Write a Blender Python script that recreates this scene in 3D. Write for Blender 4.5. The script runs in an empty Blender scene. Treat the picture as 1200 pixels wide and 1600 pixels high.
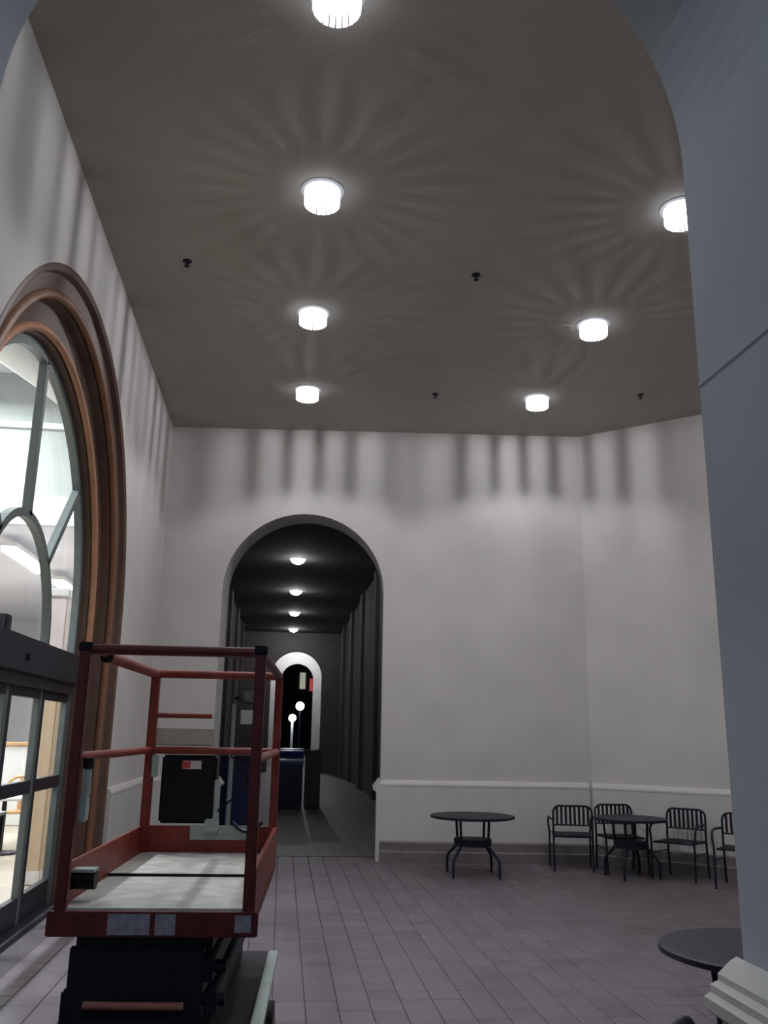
import bpy, bmesh, math, random
from mathutils import Vector, Matrix
random.seed(7)
scene = bpy.context.scene
COL = scene.collection
PI = math.pi

# ---------------------------------------------------------------- camera
H = 1.65
YAW, PITCH, ROLL = math.radians(6.2), math.radians(14.25), math.radians(1.0)
fw = Vector((math.sin(YAW)*math.cos(PITCH), math.cos(YAW)*math.cos(PITCH), math.sin(PITCH)))
rt0 = Vector((math.cos(YAW), -math.sin(YAW), 0)); up0 = rt0.cross(fw)
rt = rt0*math.cos(ROLL) + up0*math.sin(ROLL); up = -rt0*math.sin(ROLL) + up0*math.cos(ROLL)
camd = bpy.data.cameras.new('camera'); cam = bpy.data.objects.new('camera', camd); COL.objects.link(cam)
camd.sensor_fit = 'VERTICAL'; camd.sensor_height = 24.0; camd.lens = 24.0*1370/1600
camd.clip_start = 0.02; camd.clip_end = 300
m = Matrix((rt, up, -fw)).transposed().to_4x4(); m.translation = (0, 0, H); cam.matrix_world = m
scene.camera = cam

# ---------------------------------------------------------------- world, exposure
w = bpy.data.worlds.new('night_sky'); scene.world = w; w.use_nodes = True
bg = w.node_tree.nodes['Background']; bg.inputs[0].default_value = (0.010, 0.013, 0.024, 1); bg.inputs[1].default_value = 0.6
vs = scene.view_settings
vs.view_transform = 'Standard'; vs.look = 'None'; vs.gamma = 1.0; vs.use_curve_mapping = False
vs.exposure = 0.0
scene.cycles.use_denoising = True
scene.cycles.max_bounces = 8; scene.cycles.diffuse_bounces = 5
LAMP_W = 45.0          # hall downlights
CORR_W = 10.0           # corridor downlights
REAR_W = 95.0          # unseen cool lamp behind the camera, added to light the near jamb
SHOP_W = 175.0          # shop fluorescent fixtures

# ---------------------------------------------------------------- materials
def mat(name, col, rough=0.6, metal=0.0, var=0.0, scale=6.0, bump=0.0, bscale=60.0, spec=0.5, emit=None, estr=0.0, coat=0.0):
    ma = bpy.data.materials.new(name); ma.use_nodes = True
    nt = ma.node_tree; b = nt.nodes['Principled BSDF']
    b.inputs['Base Color'].default_value = (*col, 1); b.inputs['Roughness'].default_value = rough
    b.inputs['Metallic'].default_value = metal; b.inputs['Specular IOR Level'].default_value = spec
    b.inputs['Coat Weight'].default_value = coat
    tc = nt.nodes.new('ShaderNodeTexCoord')
    if var > 0:
        n = nt.nodes.new('ShaderNodeTexNoise'); n.inputs['Scale'].default_value = scale; n.inputs['Detail'].default_value = 5
        nt.links.new(tc.outputs['Object'], n.inputs['Vector'])
        r = nt.nodes.new('ShaderNodeValToRGB')
        r.color_ramp.elements[0].position = .3; r.color_ramp.elements[1].position = .7
        r.color_ramp.elements[0].color = (*[c*(1-var) for c in col], 1)
        r.color_ramp.elements[1].color = (*[min(1, c*(1+var)) for c in col], 1)
        nt.links.new(n.outputs['Fac'], r.inputs['Fac']); nt.links.new(r.outputs['Color'], b.inputs['Base Color'])
    if bump > 0:
        n2 = nt.nodes.new('ShaderNodeTexNoise'); n2.inputs['Scale'].default_value = bscale; n2.inputs['Detail'].default_value = 4
        nt.links.new(tc.outputs['Object'], n2.inputs['Vector'])
        bp = nt.nodes.new('ShaderNodeBump'); bp.inputs['Strength'].default_value = bump; bp.inputs['Distance'].default_value = .01
        nt.links.new(n2.outputs['Fac'], bp.inputs['Height']); nt.links.new(bp.outputs['Normal'], b.inputs['Normal'])
    if emit is not None:
        b.inputs['Emission Color'].default_value = (*emit, 1); b.inputs['Emission Strength'].default_value = estr
    return ma

def glass_mat(name, tint=(.93, .96, .95)):
    ma = bpy.data.materials.new(name); ma.use_nodes = True
    nt = ma.node_tree; nt.nodes.clear()
    o = nt.nodes.new('ShaderNodeOutputMaterial'); t = nt.nodes.new('ShaderNodeBsdfTransparent'); g = nt.nodes.new('ShaderNodeBsdfGlossy')
    t.inputs[0].default_value = (*tint, 1); g.inputs['Roughness'].default_value = .03
    lw = nt.nodes.new('ShaderNodeLayerWeight'); lw.inputs[0].default_value = .5
    p5 = nt.nodes.new('ShaderNodeMath'); p5.operation = 'POWER'; p5.inputs[1].default_value = 5
    f = nt.nodes.new('ShaderNodeMath'); f.operation = 'MULTIPLY_ADD'; f.inputs[1].default_value = .5; f.inputs[2].default_value = .02
    nt.links.new(lw.outputs['Facing'], p5.inputs[0]); nt.links.new(p5.outputs[0], f.inputs[0]); mx = nt.nodes.new('ShaderNodeMixShader')
    nt.links.new(f.outputs[0], mx.inputs[0]); nt.links.new(t.outputs[0], mx.inputs[1]); nt.links.new(g.outputs[0], mx.inputs[2])
    nt.links.new(mx.outputs[0], o.inputs[0]); return ma

def frosted_mat(name):
    ma = bpy.data.materials.new(name); ma.use_nodes = True
    nt = ma.node_tree; nt.nodes.clear()
    o = nt.nodes.new('ShaderNodeOutputMaterial'); t = nt.nodes.new('ShaderNodeBsdfTranslucent'); d = nt.nodes.new('ShaderNodeBsdfDiffuse'); mx = nt.nodes.new('ShaderNodeMixShader')
    t.inputs[0].default_value = (.85, .87, .9, 1); d.inputs[0].default_value = (.85, .86, .88, 1); mx.inputs[0].default_value = .62
    nt.links.new(d.outputs[0], mx.inputs[1]); nt.links.new(t.outputs[0], mx.inputs[2]); nt.links.new(mx.outputs[0], o.inputs[0]); return ma

def tile_mat(name, col):
    """clay tile: every piece takes its own tone from the object's random value, plus grain"""
    ma = mat(name, col, rough=.55, bump=.25, bscale=80)
    nt = ma.node_tree; b = nt.nodes['Principled BSDF']
    oi = nt.nodes.new('ShaderNodeObjectInfo'); tc = nt.nodes.new('ShaderNodeTexCoord')
    geo = nt.nodes.new('ShaderNodeNewGeometry')
    wn = nt.nodes.new('ShaderNodeTexNoise'); wn.inputs['Scale'].default_value = 2.3; wn.inputs['Detail'].default_value = 6
    nt.links.new(geo.outputs['Position'], wn.inputs['Vector'])
    add = nt.nodes.new('ShaderNodeMath'); add.operation = 'MULTIPLY_ADD'; add.inputs[1].default_value = .35
    add2 = nt.nodes.new('ShaderNodeMath'); add2.operation = 'MULTIPLY_ADD'; add2.inputs[1].default_value = .35; 
    nt.links.new(geo.outputs['Random Per Island'], add2.inputs[0]); nt.links.new(oi.outputs['Random'], add.inputs[0])
    nt.links.new(wn.outputs['Fac'], add2.inputs[2]); nt.links.new(add2.outputs[0], add.inputs[2])
    r = nt.nodes.new('ShaderNodeValToRGB'); r.color_ramp.elements[0].position = .4; r.color_ramp.elements[1].position = 1.0
    r.color_ramp.elements[0].color = (*[c*.78 for c in col], 1); r.color_ramp.elements[1].color = (*[c*1.22 for c in col], 1)
    nt.links.new(add.outputs[0], r.inputs['Fac']); nt.links.new(r.outputs['Color'], b.inputs['Base Color'])
    return ma

def grid_mat(name, col, size=.2):
    ma = mat(name, col, rough=.6)
    nt = ma.node_tree; b = nt.nodes['Principled BSDF']
    geo = nt.nodes.new('ShaderNodeNewGeometry'); br = nt.nodes.new('ShaderNodeTexBrick'); br.offset = 0
    br.inputs['Color1'].default_value = (*col, 1); br.inputs['Color2'].default_value = (*[c*.8 for c in col], 1)
    br.inputs['Mortar'].default_value = (*[c*.45 for c in col], 1); br.inputs['Scale'].default_value = 1
    br.inputs['Brick Width'].default_value = size; br.inputs['Row Height'].default_value = size; br.inputs['Mortar Size'].default_value = .005
    nt.links.new(geo.outputs['Position'], br.inputs['Vector']); nt.links.new(br.outputs['Color'], b.inputs['Base Color']); return ma

M = dict(
    plaster=mat('plaster_wall', (.56, .54, .52), .85, var=.05, scale=1.6, bump=.06, bscale=90),
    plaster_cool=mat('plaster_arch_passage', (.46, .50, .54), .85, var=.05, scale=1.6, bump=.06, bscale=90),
    ceil=mat('plaster_ceiling', (.40, .375, .33), .9, var=.05, scale=1.2, bump=.15, bscale=40),
    cap=mat('painted_wainscot', (.57, .555, .53), .7, var=.04, scale=3, bump=.15),
    stone=mat('stone_skirting', (.17, .15, .16), .6, var=.15, scale=8, bump=.2),
    tile=tile_mat('clay_floor_tile', (.118, .098, .113)),
    grout=mat('grout', (.096, .082, .092), .9, var=.2, scale=20),
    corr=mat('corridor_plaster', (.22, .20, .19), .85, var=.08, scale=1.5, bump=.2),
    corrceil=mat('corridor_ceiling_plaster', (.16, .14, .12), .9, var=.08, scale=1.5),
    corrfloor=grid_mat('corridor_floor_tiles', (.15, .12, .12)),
    brown=mat('terracotta_moulding', (.115, .066, .046), .5, var=.2, scale=5, bump=.15),
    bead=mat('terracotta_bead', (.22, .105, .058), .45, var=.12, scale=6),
    beadlit=mat('shop_lit_bead', (.46, .23, .13), .42, var=.1, scale=6),  # inner bead: the shop's light on it is put into this colour
    frame=mat('pale_green_metal', (.16, .19, .185), .45, metal=.3, var=.08, scale=8),
    bronze=mat('dark_bronze_metal', (.035, .034, .045), .45, metal=.3, var=.1, scale=10),
    glass=glass_mat('window_glass'), frost=frosted_mat('frosted_shade_glass'),
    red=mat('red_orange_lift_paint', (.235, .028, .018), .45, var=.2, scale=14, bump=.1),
    redd=mat('shaded_red_lift_paint', (.115, .013, .014), .5, var=.25, scale=14, bump=.1),  # lift red darkened for its unlit front, shade put into the colour
    deck=mat('worn_pale_deck', (.50, .50, .46), .65, var=.22, scale=9, bump=.3, bscale=70),
    black=mat('black_plastic', (.006, .006, .009), .55, var=.2, scale=12, spec=.25),
    dark=mat('greasy_dark_steel', (.010, .010, .020), .55, var=.3, scale=9, spec=.3),
    rubber=mat('rubber', (.02, .02, .02), .8, var=.2, scale=20),
    pale=mat('pale_sheet_steel', (.42, .50, .47), .5, metal=.2, var=.12, scale=9),
    white=mat('white_paint', (.72, .72, .70), .5, var=.03, scale=9),
    sticker=mat('weathered_sticker', (.30, .29, .36), .6, var=.25, scale=40),
    cream=mat('cream_panel', (.55, .50, .42), .6, var=.06, scale=8),
    redlabel=mat('red_label', (.6, .06, .05), .5, var=.1, scale=30),
    pinklabel=mat('white_label', (.7, .6, .6), .5, var=.1, scale=30),
    pinkbar=mat('worn_pink_red_paint', (.42, .17, .13), .5, var=.15, scale=14),
    iron=mat('dark_wrought_metal', (.010, .010, .024), .5, var=.2, scale=20, spec=.3),
    lens=mat('lamp_lens', (.9, .9, .9), .4, var=.02, scale=9, emit=(.93, .95, 1.0), estr=22),
    lensdim=mat('corridor_lamp_lens', (.9, .9, .9), .4, var=.02, scale=9, emit=(.90, .93, 1.0), estr=26),
    tube=mat('fluorescent_tube', (.9, .9, .9), .4, var=.02, scale=9, emit=(.93, .95, 1.0), estr=14),
    shopwall=mat('shop_wall', (.66, .66, .68), .8, var=.04, scale=2),
    shopceil=mat('shop_ceiling', (.72, .73, .78), .8, var=.03, scale=2),
    shopgrey=mat('shop_grey_fascia', (.40, .43, .41), .8, var=.05, scale=2),
    shopfloor=mat('shop_floor', (.45, .38, .30), .4, var=.1, scale=3),
    tan=mat('tan_column_paint', (.62, .48, .33), .6, var=.06, scale=4),
    tanlit=mat('overexposed_tan_column', (.62, .55, .54), .6, var=.05, scale=4),  # upper part of the tan shaft, its overexposure put into the colour
    wood=mat('honey_wood', (.55, .33, .15), .45, var=.15, scale=6),
    navy=mat('navy_plastic', (.012, .018, .075), .35, var=.12, scale=8),
    blue=mat('blue_enamel', (.028, .075, .30), .2, var=.1, scale=8, coat=.5),
    greybin=mat('grey_concrete', (.20, .19, .20), .8, var=.12, scale=9, bump=.3),
    globe=mat('street_globe', (.9, .9, .9), .4, var=.02, scale=5, emit=(.85, .92, 1.0), estr=9),
    redneon=mat('red_lit_sign', (.5, .05, .04), .5, var=.1, scale=5, emit=(1, .16, .12), estr=.35),
    paleneon=mat('pale_lit_window', (.5, .5, .4), .5, var=.1, scale=5, emit=(.85, .9, .7), estr=.35),
    night=mat('night_facade', (.05, .05, .055), .8, var=.2, scale=2),
    asphalt=mat('asphalt', (.05, .05, .055), .9, var=.2, scale=3),
)

# ---------------------------------------------------------------- mesh helpers
class MB:
    def __init__(s): s.v = []; s.f = []
    def add(s, vs, fs):
        o = len(s.v); s.v += [tuple(v) for v in vs]; s.f += [tuple(i+o for i in f) for f in fs]; return s
    def box(s, x0, x1, y0, y1, z0, z1, R=None):
        vs = [Vector((x, y, z)) for z in (z0, z1) for y in (y0, y1) for x in (x0, x1)]
        if R is not None: vs = [R @ v for v in vs]
        return s.add(vs, [(0, 2, 3, 1), (4, 5, 7, 6), (0, 1, 5, 4), (2, 6, 7, 3), (0, 4, 6, 2), (1, 3, 7, 5)])
    def tube(s, pts, r, n=10, closed=False, sx=1.0):
        pts = [Vector(p) for p in pts]; N = len(pts); rings = []
        a = None
        for i in range(N):
            if closed: t = (pts[(i+1) % N]-pts[i-1]).normalized()
            else: t = (pts[min(i+1, N-1)]-pts[max(i-1, 0)]).normalized()
            if a is None:
                a = t.orthogonal().normalized() if abs(t.z) > .95 else t.cross(Vector((0, 0, 1))).normalized()
            a = (a - t*a.dot(t)).normalized(); b = t.cross(a)
            rr = r[i] if isinstance(r, (list, tuple)) else r
            rings.append([pts[i] + a*math.cos(2*PI*k/n)*rr + b*math.sin(2*PI*k/n)*rr*sx for k in range(n)])
        vs = [v for q in rings for v in q]; fs = []
        for i in range(N if closed else N-1):
            j = (i+1) % N
            for k in range(n): fs.append((i*n+k, i*n+(k+1) % n, j*n+(k+1) % n, j*n+k))
        if not closed: fs += [tuple(range(n))[::-1], tuple((N-1)*n+k for k in range(n))]
        return s.add(vs, fs)
    def lathe(s, prof, n=32, c=(0, 0, 0), closed=False):
        vs = []; fs = []; m = len(prof)
        for r, z in prof:
            for k in range(n): vs.append((c[0]+r*math.cos(2*PI*k/n), c[1]+r*math.sin(2*PI*k/n), c[2]+z))
        for i in range(m if closed else m-1):
            j = (i+1) % m
            for k in range(n): fs.append((i*n+k, i*n+(k+1) % n, j*n+(k+1) % n, j*n+k))
        if not closed:
            fs += [tuple(range(n))[::-1], tuple((m-1)*n+k for k in range(n))]
        return s.add(vs, fs)
    def prism(s, poly, fn):
        """poly: list of 2D; fn(p, e) -> 3D for end e in 0/1"""
        n = len(poly); vs = [fn(p, 0) for p in poly]+[fn(p, 1) for p in poly]
        return s.add(vs, [tuple(range(n))[::-1], tuple(range(n, 2*n))]+[(i, (i+1) % n, n+(i+1) % n, n+i) for i in range(n)])
    def build(s, name, ma, parent=None, smooth=False, bevel=0.0, auto=None):
        me = bpy.data.meshes.new(name); me.from_pydata(s.v, [], s.f)
        bm = bmesh.new(); bm.from_mesh(me)
        bmesh.ops.recalc_face_normals(bm, faces=bm.faces)
        if bevel > 0:
            bmesh.ops.bevel(bm, geom=[e for e in bm.edges if e.is_manifold and e.calc_face_angle(0) > .6], offset=bevel, segments=2, affect='EDGES', clamp_overlap=True)
        bm.to_mesh(me); bm.free()
        if smooth or auto:
            me.polygons.foreach_set('use_smooth', [True]*len(me.polygons))
            me.set_sharp_from_angle(angle=auto or math.radians(40))
        me.materials.append(M[ma] if isinstance(ma, str) else ma)
        o = bpy.data.objects.new(name, me); COL.objects.link(o)
        if parent is not None: o.parent = parent
        return o

def tag(o, label=None, cat=None, group=None, kind=None):
    if label: o['label'] = label
    if cat: o['category'] = cat
    if group: o['group'] = group
    if kind: o['kind'] = kind
    return o
def struct(o, label=None, cat=None): return tag(o, label, cat, kind='structure')
def empty(name, loc=(0, 0, 0), rz=0.0):
    o = bpy.data.objects.new(name, None); COL.objects.link(o); o.location = loc; o.rotation_euler = (0, 0, rz); o.empty_display_size = .1; return o
def copy_tree(o, parent=None):
    c = o.copy(); COL.objects.link(c); c.parent = parent
    for ch in list(o.children): copy_tree(ch, c)
    return c
def arc(cx, cz, R, a0, a1, n): return [(cx+R*math.cos(a0+(a1-a0)*i/n), cz+R*math.sin(a0+(a1-a0)*i/n)) for i in range(n+1)]

class Frame:
    """a wall line: origin O (2D), direction U along it, N out of the face into the room"""
    def __init__(s, ox, oy, ux, uy, nx, ny): s.o = (ox, oy); s.u = (ux, uy); s.n = (nx, ny)
    def P(s, u, d, z): return Vector((s.o[0]+s.u[0]*u+s.n[0]*d, s.o[1]+s.u[1]*u+s.n[1]*d, z))

def arch_wall(name, F, u0, u1, ztop, uc, R, spring, thick, ma, n=40, z0=0.0):
    mb = MB(); ap = arc(uc, spring, R, PI, 0, n)
    front = []
    for d in (0, -thick):
        vs = []; fs = []
        def q(pts):
            o = len(vs); vs.extend(F.P(a, d, b) for a, b in pts); fs.append(tuple(range(o, o+len(pts))))
        q([(u0, z0), (uc-R, z0), (uc-R, spring), (u0, spring)]); q([(uc+R, z0), (u1, z0), (u1, spring), (uc+R, spring)])
        q([(u0, spring), (uc-R, spring), (uc-R, ztop), (u0, ztop)]); q([(uc+R, spring), (u1, spring), (u1, ztop), (uc+R, ztop)])
        for i in range(n): q([ap[i], ap[i+1], (ap[i+1][0], ztop), (ap[i][0], ztop)])
        mb.add(vs, fs)
    out = [(uc-R, z0)]+ap+[(uc+R, z0)]
    for i in range(len(out)-1):
        a, b = out[i], out[i+1]
        mb.add([F.P(a[0], 0, a[1]), F.P(b[0], 0, b[1]), F.P(b[0], -thick, b[1]), F.P(a[0], -thick, a[1])], [(0, 1, 2, 3)])
    for uu in (u0, u1): mb.add([F.P(uu, 0, z0), F.P(uu, -thick, z0), F.P(uu, -thick, ztop), F.P(uu, 0, ztop)], [(0, 1, 2, 3)])
    mb.add([F.P(u0, 0, ztop), F.P(u1, 0, ztop), F.P(u1, -thick, ztop), F.P(u0, -thick, ztop)], [(0, 1, 2, 3)])
    me = bpy.data.meshes.new(name); me.from_pydata(mb.v, [], mb.f)
    bm = bmesh.new(); bm.from_mesh(me); bmesh.ops.remove_doubles(bm, verts=bm.verts, dist=1e-5); bmesh.ops.recalc_face_normals(bm, faces=bm.faces); bm.to_mesh(me); bm.free()
    me.materials.append(M[ma]); o = bpy.data.objects.new(name, me); COL.objects.link(o); struct(o)
    return o

def strip(name, F, u0, u1, prof, ma, parent=None):
    o = MB().prism(prof, lambda p, e: F.P((u0, u1)[e], p[0], p[1])).build(name, ma, parent)
    if parent is None: struct(o)
    return o

# =============================================================== THE SETTING
ZC = 6.10
XL = -1.83
# ---- back wall (turned five degrees), its arch, chamfer wall, right wall
n_ = math.hypot(1, .086)
FB = Frame(0, 12.64, 1/n_, -.086/n_, -.086/n_, -1/n_)
arch_wall('wall_back', FB, -1.86, 4.305, ZC, .217, 1.165, 3.625, .60, 'plaster')
cx0, cy0, cx1, cy1 = 4.287, 12.272, 6.30, 10.53
L = math.hypot(cx1-cx0, cy1-cy0); ux, uy = (cx1-cx0)/L, (cy1-cy0)/L
FC = Frame(cx0, cy0, ux, uy, uy, -ux)
def slab(name, F, u0, u1, z0, z1, t, ma):
    return struct(MB().prism([(0, z0), (0, z1), (-t, z1), (-t, z0)], lambda p, e: F.P((u0, u1)[e], p[0], p[1])).build(name, ma))
slab('wall_chamfer', FC, 0, L+.1, 0, ZC, .25, 'plaster')
FR = Frame(6.30, 10.53, 0, -1, -1, 0)
slab('wall_right', FR, 0, 8.5, 0, ZC, .25, 'plaster')

# ---- left wall with the big shop arch
SYC, SZ, SR = 7.40, 2.73, 2.62
FL = Frame(XL, 0, 0, 1, 1, 0)
arch_wall('wall_left', FL, 2.0, 12.80, ZC, SYC, SR, SZ, .34, 'plaster', n=56)
# ---- near wall: the camera looks out through its arch
FN = Frame(0, 2.56, 1, 0, 0, 1)
NC, NR, NS = .154, 1.160, 3.60
arch_wall('wall_front', FN, XL, 6.3, ZC, NC, NR, NS, .62, 'plaster_cool', n=48)

# ---- ceiling of the hall, floor
mb = MB().box(XL-.3, 6.55, 1.9, 13.0, ZC, ZC+.15); struct(mb.build('ceiling', 'ceil'))
floor = struct(MB().box(-2.2, 6.6, -6.2, 13.0, -.14, -.010).build('floor', 'grout'))
TS = .205; GAP = .005
def tile_mesh():
    mb = MB(); h = (TS-GAP)/2; e = .006
    vs = [(-h, -h, -.010), (h, -h, -.010), (h, h, -.010), (-h, h, -.010), (-h, -h, -.003), (h, -h, -.003), (h, h, -.003), (-h, h, -.003),
          (-h+e, -h+e, 0), (h-e, -h+e, 0), (h-e, h-e, 0), (-h+e, h-e, 0)]
    fs = [(8, 9, 10, 11)]+[(i, (i+1) % 4, 4+(i+1) % 4, 4+i) for i in range(4)]+[(4+i, 4+(i+1) % 4, 8+(i+1) % 4, 8+i) for i in range(4)]
    return vs, fs
tv, tf = tile_mesh()
tme = bpy.data.meshes.new('tile'); tme.from_pydata(tv, [], tf); tme.materials.append(M['tile'])
spots = []
def proj(p):
    d = Vector(p)-Vector((0, 0, H)); z = d.dot(fw)
    return None if z < .1 else (600+1370*d.dot(rt)/z, 800-1370*d.dot(up)/z, z)
nx = int((6.3-XL)/TS)+1; ny = int((12.8+1.2)/TS)+1
for j in range(ny):
    for i in range(nx):
        x, y = XL+TS*(i+.5), -1.2+TS*(j+.5)
        if x > 6.3-.02 or (y < 2.56 and x > 2.6): continue
        spots.append((x, y))
vis = []
for k, (x, y) in enumerate(spots):
    q = proj((x, y, 0))
    if q and -20 < q[0] < 1165 and q[1] < 1615 and not (x < .05 and y < 5.4 and x > -.9): vis.append((q[2], k))
vis.sort(); near = set(k for _, k in vis[:298])
mbt = MB()
for k, (x, y) in enumerate(spots):
    dz = random.uniform(-.0012, .0008)
    if k in near:
        o = bpy.data.objects.new('tile', tme); COL.objects.link(o); o.parent = floor; o.location = (x, y, dz)
    else:
        mbt.add([(a+x, b+y, c+dz) for a, b, c in tv], tf)
o = mbt.build('tile_field', 'tile', floor); o['kind'] = 'stuff'

# ---- wainscot with moulded cap and stone skirting
WA = [(0, .2), (.05, .2), (.05, .965), (.054, .975), (.054, .995), (.05, 1.005), (.03, 1.04), (0, 1.05)]
WJ = [(0, 0), (.055, 0), (.055, .89), (.105, .925), (.105, .955), (.085, .965), (.085, .985), (.06, .995), (.06, 1.012), (.02, 1.045), (0, 1.055)]
SK = [(0, 0), (.085, 0), (.085, .125), (.07, .14), (.07, .245), (.052, .265), (0, .265)]
strip('trim_1', FB, 1.382, 4.26, WA, 'cap'); strip('baseboard_back', FB, 1.382, 4.24, SK, 'stone')
strip('trim_2', FB, -1.84, -.948, WA, 'cap'); strip('baseboard_back_left', FB, -1.84, -.948, SK, 'stone')
strip('trim_3', FC, .03, L-.03, WA, 'cap'); strip('baseboard_chamfer', FC, .04, L-.04, SK, 'stone')
FJ = Frame(*FB.P(.217+1.165, 0, 0)[:2], -FB.n[0], -FB.n[1], -FB.u[0], -FB.u[1])      # right jamb of the back arch
strip('trim_4', FJ, -.05, .60, WJ, 'cap')
FJ2 = Frame(*FB.P(.217-1.165, 0, 0)[:2], -FB.n[0], -FB.n[1], FB.u[0], FB.u[1])
strip('trim_5', FJ2, -.05, .60, WJ, 'cap')
FW_ = Frame(XL, 10.05, 0, 1, 1, 0)
strip('trim_6', FW_, 0, 2.66, WA, 'cap'); strip('baseboard_left', FW_, 0, 2.62, SK, 'stone')
FNJ = Frame(NC+NR, 2.56, 0, -1, -1, 0)                                              # near jamb on the right
strip('trim_7', FNJ, -.04, .62, WJ, 'cap')
FNL = Frame(NC-NR, 2.56, 0, -1, 1, 0)
strip('trim_8', FNL, -.04, .62, WJ, 'cap')
# shallow joint in the near jamb
strip('trim_9', FNJ, 0.0, .62, [(0, 2.772), (.004, 2.776), (.004, 2.788), (0, 2.792)], 'plaster_cool')

# ---- corridor beyond the back arch, the lit hall after it, the night outside
CY0, CY1 = 12.75, 40.4
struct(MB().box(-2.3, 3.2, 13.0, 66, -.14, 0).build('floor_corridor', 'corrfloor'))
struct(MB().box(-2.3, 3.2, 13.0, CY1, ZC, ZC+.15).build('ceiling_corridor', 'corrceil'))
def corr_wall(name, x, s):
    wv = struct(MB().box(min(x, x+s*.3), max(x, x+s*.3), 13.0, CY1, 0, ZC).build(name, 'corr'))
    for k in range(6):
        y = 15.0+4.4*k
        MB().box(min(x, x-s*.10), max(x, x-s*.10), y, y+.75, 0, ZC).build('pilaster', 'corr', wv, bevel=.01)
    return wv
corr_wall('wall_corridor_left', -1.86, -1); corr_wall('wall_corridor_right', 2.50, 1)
FF = Frame(0, CY1, 1, 0, 0, -1)
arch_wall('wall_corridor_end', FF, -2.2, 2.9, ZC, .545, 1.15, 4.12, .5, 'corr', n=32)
strip('trim_10', Frame(.545+1.15, CY1, 0, 1, -1, 0), -.03, .5, WJ, 'cap')
# lit far hall
struct(MB().box(-3.3, 4.7, CY1+.5, 53, 7.0, 7.15).build('ceiling_far', 'ceil'))
struct(MB().box(-3.3, -3.0, CY1+.5, 53, 0, 7.0).build('wall_far_left', 'plaster'))
struct(MB().box(4.4, 4.7, CY1+.5, 53, 0, 7.0).build('wall_far_right', 'plaster'))
FG = Frame(0, 52.4, 1, 0, 0, -1)
arch_wall('wall_far', FG, -3.2, 4.6, 7.0, .76, .94, 4.66, .5, 'plaster', n=32)
struct(MB().box(-30, 30, 66, 140, -.14, 0).build('floor_street', 'asphalt'))

# ---- passage behind the camera
struct(MB().box(-2.2, 3.0, -6.2, 1.94, ZC, ZC+.15).build('ceiling_passage', 'ceil'))
struct(MB().box(-2.13, -1.83, -6.2, 1.94, 0, ZC).build('wall_passage_left', 'plaster_cool'))
struct(MB().box(2.60, 2.9, -6.2, 1.94, 0, ZC).build('wall_passage_right', 'plaster_cool'))
struct(MB().box(-2.13, 2.9, -6.5, -6.2, 0, ZC).build('wall_passage_end', 'plaster_cool'))

# =============================================================== SHOP FRONT IN THE LEFT WALL
def sweep(prof, n=56, closed=True):
    """prof: (R, X) pairs carried up one jamb, round the arch and down the other"""
    path = [('j', 1, 0.0), ('j', 1, SZ*.5)] + [('a', PI*i/n) for i in range(n+1)] + [('j', -1, SZ*.5), ('j', -1, 0.0)]
    vs = []; m_ = len(prof)
    for p in path:
        for R, X in prof:
            if p[0] == 'j': vs.append((X, SYC+p[1]*R, p[2]))
            else: vs.append((X, SYC+R*math.cos(p[1]), SZ+R*math.sin(p[1])))
    fs = []
    for i in range(len(path)-1):
        for k in range(m_ if closed else m_-1):
            k2 = (k+1) % m_
            fs.append((i*m_+k, i*m_+k2, (i+1)*m_+k2, (i+1)*m_+k))
    if closed: fs += [tuple(range(m_)), tuple((len(path)-1)*m_+k for k in range(m_))]
    return MB().add(vs, fs)
def bead_prof(R, X, r, n=10): return [(R+r*math.cos(2*PI*k/n), X+r*math.sin(2*PI*k/n)) for k in range(n)]
am = struct(empty('trim_11', (0, 0, 0)), 'stepped terracotta brown moulding around the arched shop front', 'moulding')
sweep([(2.625, -1.825), (2.60, -1.815), (2.57, -1.835), (2.55, -1.885), (2.43, -1.915), (2.43, -2.10), (2.625, -2.10)]).build('outer_band', 'brown', am, auto=.6)
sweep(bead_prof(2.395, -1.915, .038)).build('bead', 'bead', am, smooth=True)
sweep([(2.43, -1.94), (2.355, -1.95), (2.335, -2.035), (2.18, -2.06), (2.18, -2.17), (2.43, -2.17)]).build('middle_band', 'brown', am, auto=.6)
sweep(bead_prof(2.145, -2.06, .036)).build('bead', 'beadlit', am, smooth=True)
sweep([(2.18, -2.085), (2.10, -2.095), (2.085, -2.17), (2.18, -2.17)]).build('inner_band', 'brown', am, auto=.6)

FX0, FX1 = -2.235, -2.165           # frame planes
HZ0, HZ1 = 1.99, 2.38
win = struct(empty('window_1', (0, 0, 0)), 'arched fanlight of pale metal bars above the shop doors', 'window')
def ringseg(R0, R1, a0, a1, cz, x0=FX0, x1=FX1, n=40):
    mb = MB()
    for i in range(n):
        a, b = a0+(a1-a0)*i/n, a0+(a1-a0)*(i+1)/n
        pts = [(R0, a), (R1, a), (R1, b), (R0, b)]
        vs = [(x, SYC+R*math.cos(t), cz+R*math.sin(t)) for x in (x0, x1) for R, t in pts]
        mb.add(vs, [(0, 1, 2, 3), (7, 6, 5, 4), (3, 7, 4, 0), (1, 5, 6, 2)])
    return mb
fr = ringseg(2.005, 2.10, 0, PI, SZ)
for s in (-1, 1): fr.box(FX0, FX1, min(SYC+s*2.005, SYC+s*2.10), max(SYC+s*2.005, SYC+s*2.10), 0, SZ)
fr.build('window_frame', 'frame', win)
ringseg(.965, 1.035, 0, PI, HZ1).build('inner_arch_bar', 'frame', win)
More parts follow.
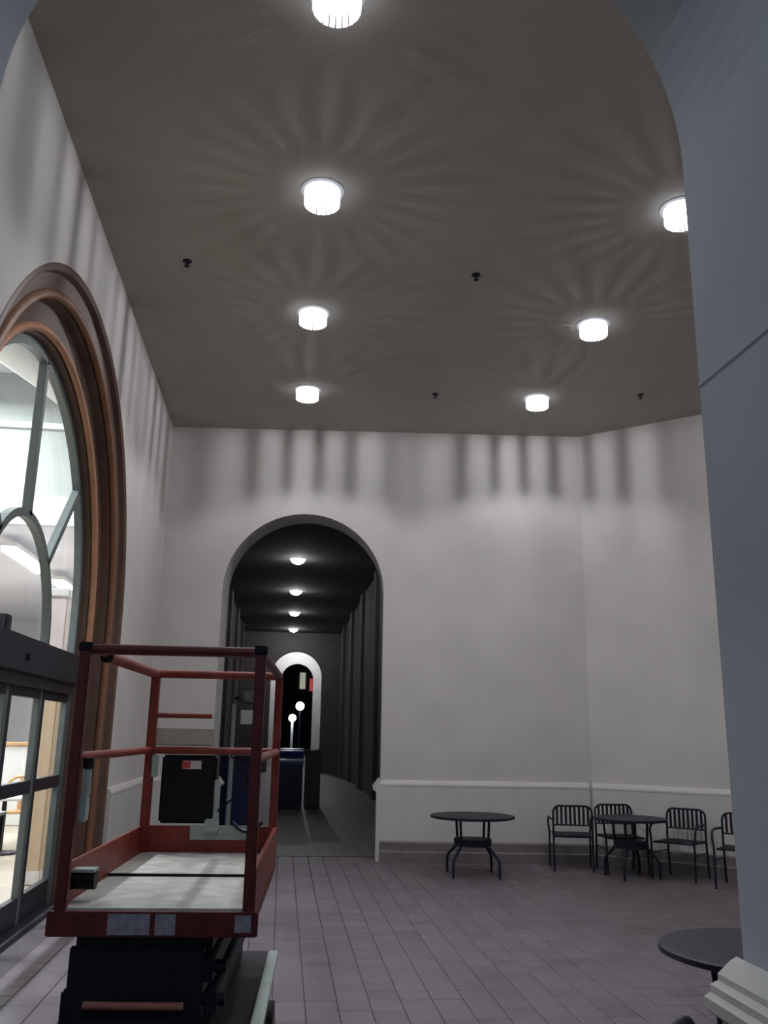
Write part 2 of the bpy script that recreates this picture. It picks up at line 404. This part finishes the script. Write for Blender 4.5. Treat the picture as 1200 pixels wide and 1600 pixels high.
def radial(t):
    c, s = math.cos(t), math.sin(t)
    # from the small arch to the outer frame
    bq = 2*(HZ1-SZ)*s; cq = (HZ1-SZ)**2-2.03**2; R1 = (-bq+math.sqrt(bq*bq-4*cq))/2
    mb = MB(); hw = .036
    vs = [(x, SYC+R*c-k*hw*s, HZ1+R*s+k*hw*c) for x in (FX0, FX1) for R, k in ((1.0, -1), (R1, -1), (R1, 1), (1.0, 1))]
    mb.add(vs, [(0, 1, 2, 3), (7, 6, 5, 4), (0, 4, 5, 1), (1, 5, 6, 2), (2, 6, 7, 3), (3, 7, 4, 0)])
    mb.build('glazing_bar', 'frame', win)
for t in (46, 90, 134): radial(math.radians(t))
# glass: half disc of the small arch, and the four outer lights
XG = -2.20
def pane(poly, parent, name='pane'):
    MB().prism(poly, lambda p, e: (XG+(.004, -.004)[e], p[0], p[1])).build(name, 'glass', parent)
pane([(SYC+math.cos(PI*i/32)*.98, HZ1+math.sin(PI*i/32)*.98) for i in range(33)], win)
def outerR(t):
    c, s = math.cos(t), math.sin(t); bq = 2*(HZ1-SZ)*s; cq = (HZ1-SZ)**2-2.03**2
    return (-bq+math.sqrt(bq*bq-4*cq))/2
for a0, a1 in ((0, 46), (46, 90), (90, 134), (134, 180)):
    ts = [math.radians(a0+(a1-a0)*i/14) for i in range(15)]
    pl = [(SYC+1.02*math.cos(t), HZ1+1.02*math.sin(t)) for t in ts]+[(SYC+outerR(t)*math.cos(t), HZ1+outerR(t)*math.sin(t)) for t in reversed(ts)]
    pane(pl, win)
hd = tag(empty('door_header', (0, 0, 0)), 'dark bronze automatic door header beam below the fanlight', 'door header')
struct(hd)
MB().box(-2.28, -2.09, SYC-2.03, SYC+2.03, HZ0+.10, HZ1).build('beam', 'bronze', hd, bevel=.008)
MB().box(-2.25, -2.13, SYC-2.03, SYC+2.03, HZ0, HZ0+.10).build('track', 'bronze', hd)
MB().tube([(-2.095, 7.52, 2.22), (-2.075, 7.52, 2.22)], .032, 14).build('sensor_eye', 'black', hd, smooth=True)
MB().box(-2.25, -2.17, 7.13, 7.26, HZ1, HZ1+.14).build('sensor_block', 'bronze', hd, bevel=.01)
def door(n, y0, y1, x, lab):
    d = struct(empty('door_%d' % n, (x, y0, 0)), lab, 'door'); W_ = y1-y0
    for a in (0, W_-.085): MB().box(-.03, .03, a, a+.085, .03, HZ0).build('stile', 'frame' if a > 0 else 'bronze', d, bevel=.004)
    MB().box(-.03, .03, .085, W_-.085, .03, .25).build('bottom_rail', 'bronze', d, bevel=.004)
    MB().box(-.03, .03, .085, W_-.085, 1.10, 1.21).build('middle_rail', 'bronze', d, bevel=.004)
    MB().box(-.03, .03, .085, W_-.085, HZ0-.08, HZ0).build('top_rail', 'bronze', d)
    for z0, z1 in ((.25, 1.10), (1.21, HZ0-.08)): MB().box(-.004, .004, .085, W_-.085, z0, z1).build('pane', 'glass', d)
door(1, 5.40, 6.42, -2.205, 'glazed side light at the near end of the shop doors')
door(2, 6.42, 7.42, -2.205, 'near leaf of the glazed sliding shop doors')
door(3, 7.42, 8.44, -2.205, 'far leaf of the glazed sliding shop doors')
door(4, 8.44, 9.46, -2.205, 'glazed side light at the far end, behind the red lift')
struct(MB().box(-2.30, -2.06, SYC-2.08, SYC+2.08, -.005, .03).build('trim_12', 'bronze'))

# =============================================================== SHOP INTERIOR
SX0, SX1, SY0, SY1 = -9.0, -2.34, 3.0, 27.0
struct(MB().box(SX0, -2.2, SY0, SY1, -.14, -.006).build('floor_shop', 'shopfloor'))
struct(MB().box(SX0-.2, SX0, SY0, SY1, 0, 7.2).build('wall_shop_left', 'shopwall'))
struct(MB().box(SX0, SX1+.1, SY1, SY1+.2, 0, 7.2).build('wall_shop_back', 'shopwall'))
struct(MB().box(SX0, SX1+.1, SY0-.2, SY0, 0, 7.2).build('wall_shop_front', 'shopwall'))
struct(MB().box(-2.5, -2.36, 12.9, SY1, 0, 7.2).build('wall_shop_right', 'shopwall'))
struct(MB().box(SX0, SX1+.15, SY0, SY1, 7.2, 7.35).build('ceiling_shop', 'shopceil'))
# lowered ceiling deeper in, with its fascia
low = struct(MB().box(SX0, -2.5, 13.9, SY1, 4.72, 4.80).build('ceiling_shop_low', 'shopceil'))
struct(MB().box(SX0, -2.5, 13.75, 13.9, 4.72, 7.2).build('wall_shop_fascia', 'shopgrey'))
struct(MB().box(SX0, -2.5, 13.68, 13.77, 6.27, 6.36).build('trim_13', 'white'))
struct(MB().box(SX0, -2.5, 13.66, 13.77, 4.70, 5.15).build('trim_14', 'shopceil'))
duct = tag(empty('ceiling_duct', (-3.72, 12.6, 6.75)), 'white slanting air duct under the high shop ceiling', 'duct')
dm = MB().tube([(-.9, -3.2, 0), (0, 0, 0), (.5, 2.4, 0)], .24, 18); dm.build('duct_tube', 'white', duct, smooth=True)
for p in ((-.45, -1.6), (.1, .5)): MB().box(p[0]-.02, p[0]+.02, p[1]-.02, p[1]+.02, .2, .45).build('hanger', 'white', duct)

def fixture(x, y, z, ln, lab, power):
    f_ = tag(empty('fluorescent_light', (x, y, z)), lab, 'light', 'fluorescent lights of the shop')
    MB().box(-.14, .14, -ln/2, ln/2, .02, .09).build('housing', 'white', f_, bevel=.006)
    for s in (-.055, .055): MB().tube([(s, -ln/2+.03, -.028), (s, ln/2-.03, -.028)], .05, 12).build('tube', 'tube', f_, smooth=True)
    for s in (-1, 1): MB().box(-.02, .02, s*ln*.35-.02, s*ln*.35+.02, .07, .22 if z < 5 else .40).build('hanger', 'white', f_)
    ld = bpy.data.lights.new('fluorescent_glow', 'AREA'); ld.shape = 'RECTANGLE'; ld.size = .2; ld.size_y = ln-.1; ld.energy = power; ld.color = (.95, .96, 1.0)
    lo = bpy.data.objects.new('fluorescent_glow', ld); COL.objects.link(lo); lo.parent = f_; lo.location = (0, 0, -.09)
fixture(-4.56, 15.6, 4.50, 2.1, 'long bright fluorescent light seen through the small inner arch of the fanlight', SHOP_W)
fixture(-4.56, 19.0, 4.50, 2.4, 'fluorescent light showing as a round glow right of the long one', SHOP_W)
fixture(-7.0, 18.5, 4.50, 2.4, 'fluorescent light deep in the shop hidden behind the fanlight frame', SHOP_W)
fixture(-4.8, 8.0, 6.80, 2.4, 'fluorescent light high over the shop floor by the doors', SHOP_W*2.8)
fixture(-4.8, 11.6, 6.80, 2.4, 'fluorescent light high in the shop before the lowered ceiling', SHOP_W*2.0)
# cream column just inside the doors
c_ = tag(empty('shop_column', (-2.68, 10.72, 0)), 'tan square column just inside the glazed shop doors', 'column')
MB().box(-.115, .115, -.12, .12, .0, 2.05).build('shaft', 'tan', c_, bevel=.012)
MB().box(-.115, .115, -.12, .12, 2.05, 3.15).build('upper_shaft', 'tanlit', c_, bevel=.012)
MB().box(-.14, .14, -.145, .145, 3.15, 3.26).build('capital', 'white', c_, bevel=.02)
MB().box(-.13, .13, -.135, .135, 0, .14).build('plinth', 'white', c_, bevel=.01)
def cafe_table(x, y, lab):
    t = tag(empty('cafe_table', (x, y, 0)), lab, 'table', 'white tables in the shop')
    MB().lathe([(.40, .70), (.42, .715), (.42, .735), (.40, .745)], 36).build('table_top', 'white', t, smooth=True)
    MB().lathe([(.035, .03), (.03, .70)], 16).build('pedestal', 'black', t, smooth=True)
    MB().lathe([(.24, -.006), (.24, .015), (.05, .035)], 28).build('base', 'black', t, smooth=True)
def cafe_chair(x, y, rz, lab):
    t = tag(empty('cafe_chair', (x, y, -.006), rz), lab, 'chair', 'wooden chairs in the shop')
    for sx in (-1, 1):
        MB().tube([(sx*.19, -.19, 0), (sx*.18, -.18, .44)], .018, 8).build('leg', 'wood', t)
        MB().tube([(sx*.19, .20, 0), (sx*.18, .19, .46)], .018, 8).build('leg', 'wood', t)
    MB().prism([(.22*math.cos(a)*1.0, .22*math.sin(a)) for a in [2*PI*i/24 for i in range(24)]], lambda p, e: (p[0], p[1], (.44, .475)[e])).build('seat', 'wood', t)
    pts = [(-.19, .19, .46), (-.20, .22, .75)]+[(.20*math.cos(PI-PI*i/12), .235, .78+.17*math.sin(PI*i/12)) for i in range(13)]+[(.20, .22, .75), (.19, .19, .46)]
    MB().tube(pts, .022, 8).build('back_hoop', 'wood', t, smooth=True)
    for z in (.62, .74): MB().box(-.185, .185, .205, .235, z, z+.055).build('back_slat', 'white', t, bevel=.004)
    MB().box(-.03, .03, .207, .233, .47, .93).build('splat', 'wood', t)
cafe_table(-3.75, 13.2, 'white round table top seen through the shop door glass')
cafe_table(-4.9, 12.2, 'white round table farther left inside the shop')
cafe_chair(-3.85, 14.2, .15, 'honey wood chair with rounded back behind the white table in the shop')
cafe_chair(-4.9, 13.1, -.1, 'honey wood chair by the left table in the shop')
bar = tag(empty('serving_counter', (-5.2, 17.2, 0)), 'long pale serving counter at the back of the shop', 'counter')
MB().box(-2.6, 1.9, -.35, .35, 0, 1.35).build('counter_body', 'white', bar, bevel=.01)
MB().box(-2.65, 1.95, -.4, .4, 1.35, 1.40).build('counter_top', 'wood', bar, bevel=.01)
rk = tag(empty('slatted_rack', (-2.78, 8.75, 0)), 'black slatted rack with a pale top just inside the doors', 'rack')
for sx in (-.2, .2):
    for sy in (-.3, .3): MB().box(sx-.015, sx+.015, sy-.015, sy+.015, 0, .86).build('post', 'black', rk)
for k in range(7): MB().box(-.20, .20, -.30, .30, .10+.10*k, .135+.10*k).build('slat', 'black', rk, bevel=.004)
MB().box(-.23, .23, -.33, .33, .86, .89).build('top_board', 'pale', rk, bevel=.006)

# =============================================================== CEILING LAMPS
NT = 22
def make_lamp():
    t = empty('ceiling_downlight')
    MB().lathe([(.150, 0), (.185, 0), (.185, -.008), (.172, -.014), (.150, -.014)], 44, closed=True).build('trim_ring', 'white', t, smooth=True)
    MB().lathe([(.143, -.001), (.143, -.010), (.11, -.022), (.05, -.030), (.012, -.032)], 36).build('lens', 'lens', t, smooth=True)
    mb = MB()
    for k in range(NT):                       # slotted shade: teeth with gaps between, one gap towards +Y
        a0 = PI/2+2*PI*(k+.5)/NT; hw = 2*PI/NT*.355
        pts = [(R, a0+s*hw) for R, s in ((.146, -1), (.152, -1), (.152, 1), (.146, 1))]
        mb.prism([(R*math.cos(a), R*math.sin(a)) for R, a in pts], lambda p, e: (p[0], p[1], (-.012, -.138)[e]))
    mb.lathe([(.146, -.012), (.152, -.012), (.152, -.048), (.146, -.048)], 44, closed=True)
    mb.build('slotted_shade', 'frost', t)
    return t
LENS_Z = -.05
def lamp_light(parent, power, col=(.97, .97, 1.0)):
    ld = bpy.data.lights.new('bulb_glow', 'POINT'); ld.energy = power; ld.color = col; ld.shadow_soft_size = .017
    lo = bpy.data.objects.new('bulb_glow', ld); COL.objects.link(lo); lo.parent = parent; lo.location = (0, 0, LENS_Z); return lo
rows = {.14: [(4.47, 'cut by the top edge'), (6.54, 'second from the top'), (8.77, 'third from the top'), (11.0, 'nearest the back wall')],
        3.23: [(6.37, 'half hidden by the near arch jamb'), (8.60, 'between the jamb and the back wall'), (10.82, 'nearest the back wall')]}
proto = make_lamp(); first = True
for x, lst in rows.items():
    for y, d in lst:
        o = proto if first else copy_tree(proto); first = False
        o.location = (x, y, ZC); tag(o, 'bright ceiling lamp of the hall, %s row, %s' % ('left' if x < 1 else 'right', d), 'ceiling lamp', 'ceiling lamps of the hall')
        lamp_light(o, LAMP_W)
def corr_lamp(x, y, z, lab, power, grp, lensmat='lensdim', col=(.92, .94, 1.0)):
    t = tag(empty('corridor_lamp', (x, y, z)), lab, 'ceiling lamp', grp)
    MB().lathe([(.20, 0), (.22, 0), (.22, -.012), (.20, -.02)], 28, closed=True).build('trim_ring', 'white', t, smooth=True)
    MB().lathe([(.20, 0), (.20, -.02), (.16, -.09), (.08, -.135), (.01, -.145)], 24).build('lens', lensmat, t, smooth=True)
    lamp_light(t, power, col).location = (0, 0, -.17)
for i, (y, d) in enumerate(((22.8, 'first and largest'), (28.15, 'second'), (33.4, 'third'), (38.9, 'last, tiny')) ):
    corr_lamp(.22+.03*i, y, ZC, 'ceiling lamp inside the dark corridor, %s of four' % d, CORR_W, 'ceiling lamps of the corridor')
corr_lamp(.7, 50.3, 7.0, 'ceiling lamp of the bright hall beyond the corridor', 330, 'ceiling lamps of the far hall')
corr_lamp(.14, -1.6, ZC, 'unseen cool ceiling lamp added in the passage in which the viewer stands', REAR_W, 'added ceiling lamps of the passage', col=(.62, .80, 1.0))
# sprinkler heads
for x, y, d in ((1.72, 7.73, 'middle of the ceiling'), (-1.12, 7.87, 'left side of the ceiling above the shop arch'), (1.85, 10.9, 'ceiling between the two farthest lamps'), (4.55, 10.5, 'ceiling to the right of the farthest right lamp')):
    t = tag(empty('sprinkler_head', (x, y, ZC)), 'small dark sprinkler head, %s' % d, 'sprinkler', 'sprinkler heads')
    MB().lathe([(.045, 0), (.045, -.008), (.02, -.014)], 20).build('escutcheon', 'iron', t, smooth=True)
    MB().lathe([(.012, -.012), (.012, -.05), (.028, -.052), (.028, -.056)], 14).build('nozzle', 'iron', t, smooth=True)

# =============================================================== SCISSOR LIFT
lift = tag(empty('scissor_lift', (-.412, 4.43, 0), math.radians(-2.6)), 'red scissor lift with railed platform parked by the shop doors', 'scissor lift')
HWX, HLY = .355, .78
def lp(mb, name, ma, parent=lift, **k): return mb.build(name, ma, parent, **k)
# platform
dk = lp(MB().box(-HWX, HWX, -HLY, -.025, .965, 1.0), 'deck_panel', 'deck', bevel=.004)
lp(MB().box(-HWX, HWX, 0, HLY, .965, 1.008), 'deck_panel', 'deck', bevel=.002)
lp(MB().box(-HWX, HWX, -.012, 0, .97, 1.010), 'deck_seam', 'black')
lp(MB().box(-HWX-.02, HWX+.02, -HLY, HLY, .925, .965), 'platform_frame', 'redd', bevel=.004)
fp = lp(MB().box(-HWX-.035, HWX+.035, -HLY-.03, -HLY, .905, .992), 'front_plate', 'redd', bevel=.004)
for x0, x1, z0, z1, ma in ((-.165, -.01, .913, .985, 'sticker'), (.01, .085, .913, .985, 'sticker'), (.305, .365, .922, .982, 'sticker'), (-.26, -.19, .92, .97, 'redd')):
    lp(MB().box(x0, x1, -HLY-.032, -HLY-.0295, z0, z1), 'sticker', ma, fp)
tl = lp(MB().box(-HWX-.02, -HWX, -HLY, HLY, .965, 1.145), 'toe_board', 'red', bevel=.003)
lp(MB().box(HWX, HWX+.02, -HLY, HLY, .965, 1.145), 'toe_board', 'red', bevel=.003)
tr = lp(MB().box(-HWX, HWX, HLY-.02, HLY, .965, 1.145), 'toe_board', 'red', bevel=.003)
lp(MB().box(-.10, .26, HLY-.026, HLY-.0195, 1.075, 1.15), 'paper_sign', 'pale', tr)
def post(x, y, z0=.93, z1=1.97, ma='redd', hw=.021): return lp(MB().box(x-hw, x+hw, y-hw, y+hw, z0, z1), 'post', ma, bevel=.005)
PX = HWX-.005
for sx in (-1, 1):
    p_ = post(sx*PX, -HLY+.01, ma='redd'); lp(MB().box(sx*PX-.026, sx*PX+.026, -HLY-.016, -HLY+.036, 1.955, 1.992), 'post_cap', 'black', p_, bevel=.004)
    post(sx*PX, HLY-.02, ma='red')
post(-PX, HLY-.02-.001, ma='red', hw=.024)
def rail(a, b, r=.019, ma='red', name='rail'): return lp(MB().tube([a, b], r, 12), name, ma, smooth=True)
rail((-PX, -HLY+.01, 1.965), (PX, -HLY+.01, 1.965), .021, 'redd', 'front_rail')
rail((-PX, HLY-.02, 1.965), (PX, HLY-.02, 1.965), .022, 'red', 'top_rail')
rail((PX, -HLY, 1.965), (PX, HLY-.02, 1.965), .021, 'redd', 'top_rail')
rail((-PX, -.42, 1.965), (-PX, HLY-.02, 1.965), .027, 'red', 'top_rail')          # thick sliding part
rail((-PX, -HLY, 1.968), (-PX, -.40, 1.968), .010, 'red', 'inner_rail')
lp(MB().tube([(-PX, -.435, 1.965), (-PX, -.415, 1.965)], .029, 12), 'rail_end', 'black', smooth=True)
for z, ma in ((1.545, 'red'),):
    rail((-PX, -HLY+.01, z), (-PX, HLY-.02, z), .019, ma, 'middle_rail'); rail((-PX, HLY-.02, z), (PX, HLY-.02, z), .020, ma, 'middle_rail')
    rail((PX, -HLY+.01, z), (PX, HLY-.02, z), .019, ma, 'middle_rail')
rail((-PX, HLY-.02, 1.735), (-.02, HLY-.02, 1.735), .014, 'red', 'middle_rail')
# things fixed to the rear rails
lp(MB().box(-.335, .0, HLY-.01, HLY+.02, 1.57, 1.665), 'document_box', 'cream', bevel=.006)
cb = lp(MB().box(-.285, .02, HLY+.005, HLY+.17, 1.155, 1.52), 'control_box', 'black', bevel=.012)
lp(MB().box(-.165, -.065, HLY-.003, HLY+.0055, 1.445, 1.49), 'label', 'pinklabel', cb); lp(MB().box(-.172, -.125, HLY-.004, HLY+.005, 1.448, 1.487), 'label', 'redlabel', cb)
lp(MB().box(-.355, -.30, HLY-.045, HLY-.02, 1.40, 1.52), 'bracket', 'pale', bevel=.004)
lp(MB().tube([(.035, HLY-.03, 1.13), (.035, HLY-.03, 1.39)], .017, 10), 'pale_tube', 'pale', smooth=True)
lp(MB().box(-.02, .055, HLY-.07, HLY-.025, 1.115, 1.185), 'bracket', 'pale', bevel=.006)
lp(MB().tube([(.19, HLY-.05, 1.16+0*i) if False else (.13+.16*i/12, HLY-.05-.03*math.sin(PI*i/12), 1.17-.045*math.sin(PI*i/12)) for i in range(13)], .011, 8), 'cable', 'navy', smooth=True)
lp(MB().tube([(.10+.10*math.sin(i*.28), HLY-.04, 1.52-.022*i) for i in range(15)], .006, 6), 'cable', 'black', smooth=True)
# outlet and motor fixed at the front left post
lp(MB().box(-PX+.022, -PX+.05, -HLY+.03, -HLY+.09, 1.30, 1.40), 'outlet_box', 'pale', bevel=.006)
lp(MB().tube([(-PX+.04, -HLY+.06, 1.40), (-PX+.037, -HLY+.06, 1.50)], .016, 10), 'conduit', 'pale', smooth=True)
lp(MB().tube([(-PX+.037, -HLY+.06, 1.50), (-PX+.037, -HLY+.06, 1.54)], .022, 10), 'conduit_cap', 'black', smooth=True)
wn = lp(MB().tube([(-PX-.005, -HLY+.16, 1.075), (-PX+.085, -HLY+.16, 1.075)], .036, 18), 'roller', 'black', smooth=True)
lp(MB().box(-PX-.005, -PX+.085, -HLY+.12, -HLY+.20, 1.105, 1.118), 'roller_plate', 'pale', wn, bevel=.003)
# scissor stack, chassis, wheels
lp(MB().box(-.29, .22, -HLY+.04, HLY-.05, .845, .925), 'upper_beam', 'dark', bevel=.006)
for k, z in enumerate((.50, .615, .73)):
    for sx in (-1, 1):
        R_ = Matrix.Rotation(math.radians(2.2*(-1)**k), 4, 'X')
        lp(MB().box(sx*(.20+.02*(k % 2))-.025, sx*(.20+.02*(k % 2))+.025, -.72, .70, z, z+.085, None), 'scissor_arm', 'dark', bevel=.006)
    lp(MB().tube([(-.27, -.66, z+.045), (.27, -.66, z+.045)], .024, 12), 'pivot_pin', 'dark', smooth=True)
lp(MB().tube([(-.235, -.775, .668), (.13, -.775, .664)], .014, 10), 'pull_bar', 'pinkbar', smooth=True)
lp(MB().box(-.265, .13, -.70, -.25, .50, .845), 'power_unit', 'dark', bevel=.01)
lp(MB().box(-.31, .19, -.745, -.725, .47, .86), 'cover_plate', 'dark', bevel=.006)
lp(MB().box(-.34, -.24, -.70, .6, .50, .70), 'battery_box', 'dark', bevel=.01)
lp(MB().tube([(-.10, -.60, .56), (.02, .30, .80)], .045, 14), 'lift_cylinder', 'dark', smooth=True)
ch = lp(MB().box(-.33, .33, -.80, .86, .16, .47), 'chassis', 'dark', bevel=.015)
lp(MB().box(-.36, .36, -.78, .84, .47, .50), 'chassis_cover', 'dark', bevel=.006)
lp(MB().box(.365, .415, -.86, .62, .515, .55), 'side_ledge', 'pale', bevel=.005)
lp(MB().box(.36, .372, -.86, .62, .20, .515), 'side_panel', 'dark', bevel=.003)
lp(MB().box(-.372, -.36, -.78, .62, .20, .515), 'side_panel', 'dark', bevel=.003)
for sy in (-.62, .64):
    for sx in (-1, 1):
        wh = lp(MB().tube([(sx*.335, sy, .152), (sx*.405, sy, .152)], .152, 26), 'wheel', 'rubber', smooth=True)
        lp(MB().tube([(sx*.40, sy, .152), (sx*.412, sy, .152)], .08, 18), 'hub', 'redd', wh, smooth=True)
for k in range(3): lp(MB().box(-.16, .16, -.86, -.80, .20+.10*k, .22+.10*k), 'ladder_step', 'redd', bevel=.003)

# =============================================================== OUTDOOR FURNITURE
def round_table(x, y, R, rz, lab):
    t = tag(empty('patio_table', (x, y, 0), rz), lab, 'table', 'round dark metal tables')
    MB().lathe([(R-.02, .665), (R, .672), (R, .695), (R-.012, .70), (R-.03, .70)], 48).build('table_top', 'iron', t, smooth=True)
    k_ = R/.53
    for i in range(4):
        a = PI/4+i*PI/2; c, s = math.cos(a), math.sin(a)
        path = [(.25, .668), (.25, .60), (.238, .44), (.235, .36), (.255, .33), (.375, .225), (.395, .19), (.40, .10), (.40, 0)]
        MB().tube([(c*r*k_, s*r*k_, z) for r, z in path], .0165, 10).build('leg', 'iron', t, smooth=True)
    q = .235*k_
    MB().prism([(q*math.cos(2*PI*i/32), q*math.sin(2*PI*i/32)) for i in range(32)], lambda p, e: (p[0], p[1], (.345, .425)[e])).build('lower_shelf', 'iron', t, auto=.6)
    return t
round_table(2.40, 11.30, .525, math.radians(-3), 'round dark metal table standing alone before the white back wall')
round_table(4.36, 11.13, .45, math.radians(8), 'round dark metal table ringed by armchairs in the corner')
round_table(2.30, 4.30, .47, math.radians(30), 'round dark table in the near right foreground, cut by the arch jamb')

def make_chair():
    t = empty('patio_armchair'); W2 = .245; HT = .80
    # back frame: inverted U, legs running to the floor
    r_ = .085
    pts = [(-W2, .27, 0), (-W2, .235, .42), (-W2, .255, HT-r_)]+[(-W2+r_-r_*math.cos(PI/2*i/6), .26, HT-r_+r_*math.sin(PI/2*i/6)) for i in range(1, 7)]
    pts = pts+[(-p[0], p[1], p[2]) for p in reversed(pts)]
    MB().tube(pts, .0135, 10).build('back_frame', 'iron', t, smooth=True)
    MB().tube([(-W2, .25, .565), (W2, .25, .565)], .010, 8).build('back_rail', 'iron', t, smooth=True)
    for i in range(8):
        x = -W2+.049+i*(2*W2-.098)/7
        MB().box(x-.0145, x+.0145, .249, .259, .567, HT-.006).build('slat', 'iron', t)
    # seat
    sf = MB().tube([(-W2+.01, -.24, .43), (W2-.01, -.24, .43), (W2-.01, .23, .42), (-W2+.01, .23, .42)], .011, 8, closed=True).build('seat_frame', 'iron', t, smooth=True)
    for i in range(9):
        y = -.215+i*.054; MB().box(-W2+.015, W2-.015, y-.019, y+.019, .428, .438).build('slat', 'iron', sf)
    for s in (-1, 1):
        # arm and front leg in one bent tube
        a = [(s*W2, .253, .62), (s*(W2+.02), .16, .632), (s*(W2+.035), -.02, .635), (s*(W2+.035), -.15, .632)]
        a += [(s*(W2+.035), -.15-.085*math.sin(PI/2*i/6), .632-.085*(1-math.cos(PI/2*i/6))) for i in range(1, 7)]
        a += [(s*(W2+.02), -.245, .43), (s*(W2+.02), -.27, 0)]
        MB().tube(a, .0135, 10).build('arm', 'iron', t, smooth=True)
        MB().tube([(s*(W2), .25, .30), (s*(W2+.02), -.255, .30)], .008, 8).build('stretcher', 'iron', t, smooth=True)
    return t
chp = make_chair()
for i, (x, y, dx, dy, lab) in enumerate((
    (3.82, 11.80, .22, .96, 'dark slatted metal armchair with its back to the viewer, leftmost of the group'),
    (4.40, 11.58, -.05, -1, 'dark slatted metal armchair tucked behind the corner table, against the wall'),
    (4.95, 11.03, -.70, -.71, 'dark slatted metal armchair right of the corner table, facing left forward'),
    (5.40, 10.36, -.60, -.80, 'dark slatted metal armchair farthest right, half hidden by the arch jamb'),
    (.99, 2.985, -.72, .69, 'dark metal armchair at the bottom edge, only its top corner in view'))):
    o = chp if i == 0 else copy_tree(chp)
    o.location = (x, y, 0); o.rotation_euler = (0, 0, math.atan2(dx, -dy)); tag(o, lab, 'armchair', 'dark metal armchairs')

# =============================================================== CORRIDOR OBJECTS
mbx = tag(empty('collection_box', (.245, 21.2, 0)), 'dark blue box with a glossy domed lid standing in the corridor', 'collection box')
MB().box(-.27, .27, -.27, .27, .015, .98).build('body', 'blue', mbx, bevel=.015)
MB().prism([(-.28, .98), (.28, .98)]+[(.28*math.cos(PI*i/16), 1.0+.31*math.sin(PI*i/16)) for i in range(17)], lambda p, e: (p[0] if False else (-.28, .28)[e], p[0], p[1])).build('domed_lid', 'blue', mbx, auto=.5)
MB().box(-.275, .275, -.283, -.27, .90, .95).build('lid_seam', 'navy', mbx)
MB().box(-.255, .255, -.279, -.27, .06, .88).build('front_panel', 'navy', mbx)
for sx in (-.22, .22):
    for sy in (-.22, .22): MB().box(sx-.03, sx+.03, sy-.03, sy+.03, 0, .11).build('foot', 'navy', mbx)
gb = tag(empty('concrete_bollard', (.755, 21.45, 0)), 'grey concrete pedestal beside the blue domed box', 'pedestal')
MB().box(-.18, .18, -.18, .18, 0, 1.20).build('shaft', 'greybin', gb, bevel=.02)
MB().box(-.21, .21, -.21, .21, 1.20, 1.27).build('cap', 'greybin', gb, bevel=.015)
nb = tag(empty('wheeled_bin', (-.78, 16.6, 0)), 'dark navy wheeled bin in the corridor mouth behind the lift', 'bin')
MB().prism([(-.34, .08), (.34, .08), (.39, 1.18), (-.39, 1.18)], lambda p, e: (p[0], (-.36, .36)[e], p[1])).build('body', 'navy', nb, bevel=.02)
MB().box(-.41, .41, -.40, .40, 1.18, 1.25).build('lid', 'navy', nb, bevel=.025)
MB().tube([(-.30, .42, 1.12), (.30, .42, 1.12)], .018, 8).build('handle', 'black', nb, smooth=True)
for sx in (-1, 1): MB().tube([(sx*.34, .30, .11), (sx*.40, .30, .11)], .11, 20).build('wheel', 'rubber', nb, smooth=True)
sg = tag(empty('sign_post', (-.83, 15.55, 0)), 'pale post with a round dark disc and a white card behind the lift', 'sign post')
MB().lathe([(.18, 0), (.18, .03), (.05, .05)], 24).build('base', 'black', sg, smooth=True)
MB().tube([(0, 0, .04), (0, 0, 2.12)], .045, 14).build('pole', 'pale', sg, smooth=True)
MB().tube([(.0, 0, 2.20), (.26, 0, 2.30)], .025, 10).build('arm', 'iron', sg, smooth=True)
MB().lathe([(.02, 2.36), (.16, 2.32), (.20, 2.22), (.18, 2.15), (.02, 2.12)], 24, c=(.27, 0, 0)).build('disc', 'greybin', sg, smooth=True)
MB().box(.12, .42, -.02, .0, 1.78, 2.02).build('card', 'white', sg, bevel=.004)

# =============================================================== NIGHT OUTSIDE
def street_lamp(x, y, z, r, lab):
    t = tag(empty('street_lamp', (x, y, 0)), lab, 'street lamp', 'street lamps beyond the far arch')
    MB().lathe([(.02, z-r)]+[(r*math.sin(PI*i/12), z-r*math.cos(PI*i/12)) for i in range(1, 12)]+[(.02, z+r)], 24).build('globe', 'globe', t, smooth=True)
    MB().lathe([(.16, 0), (.16, .3), (.10, .5), (.10, z-r)], 16).build('pole', 'white' if z < 3 else 'iron', t, smooth=True)
    ld = bpy.data.lights.new('globe_glow', 'POINT'); ld.energy = 60; ld.shadow_soft_size = r; ld.color = (.85, .92, 1)
    lo = bpy.data.objects.new('globe_glow', ld); COL.objects.link(lo); lo.parent = t; lo.location = (0, -r-.4, z-.1)
street_lamp(1.35, 72, 3.75, .34, 'round white street globe beyond the far arch, higher of two')
street_lamp(.74, 68, 2.75, .28, 'white globe lamp on a pale post beyond the far arch, lower of two')
fb = tag(empty('night_building', (2, 95, 0)), 'dark building across the street with small red and pale lit signs', 'building')
MB().box(-22, 22, 0, 6, 0, 16).build('wall', 'night', fb)
MB().box(.7, 2.2, -.15, 0, 6.0, 7.3).build('lit_sign', 'redneon', fb); MB().box(-.35, .25, -.15, 0, 6.2, 7.9).build('lit_window', 'paleneon', fb)
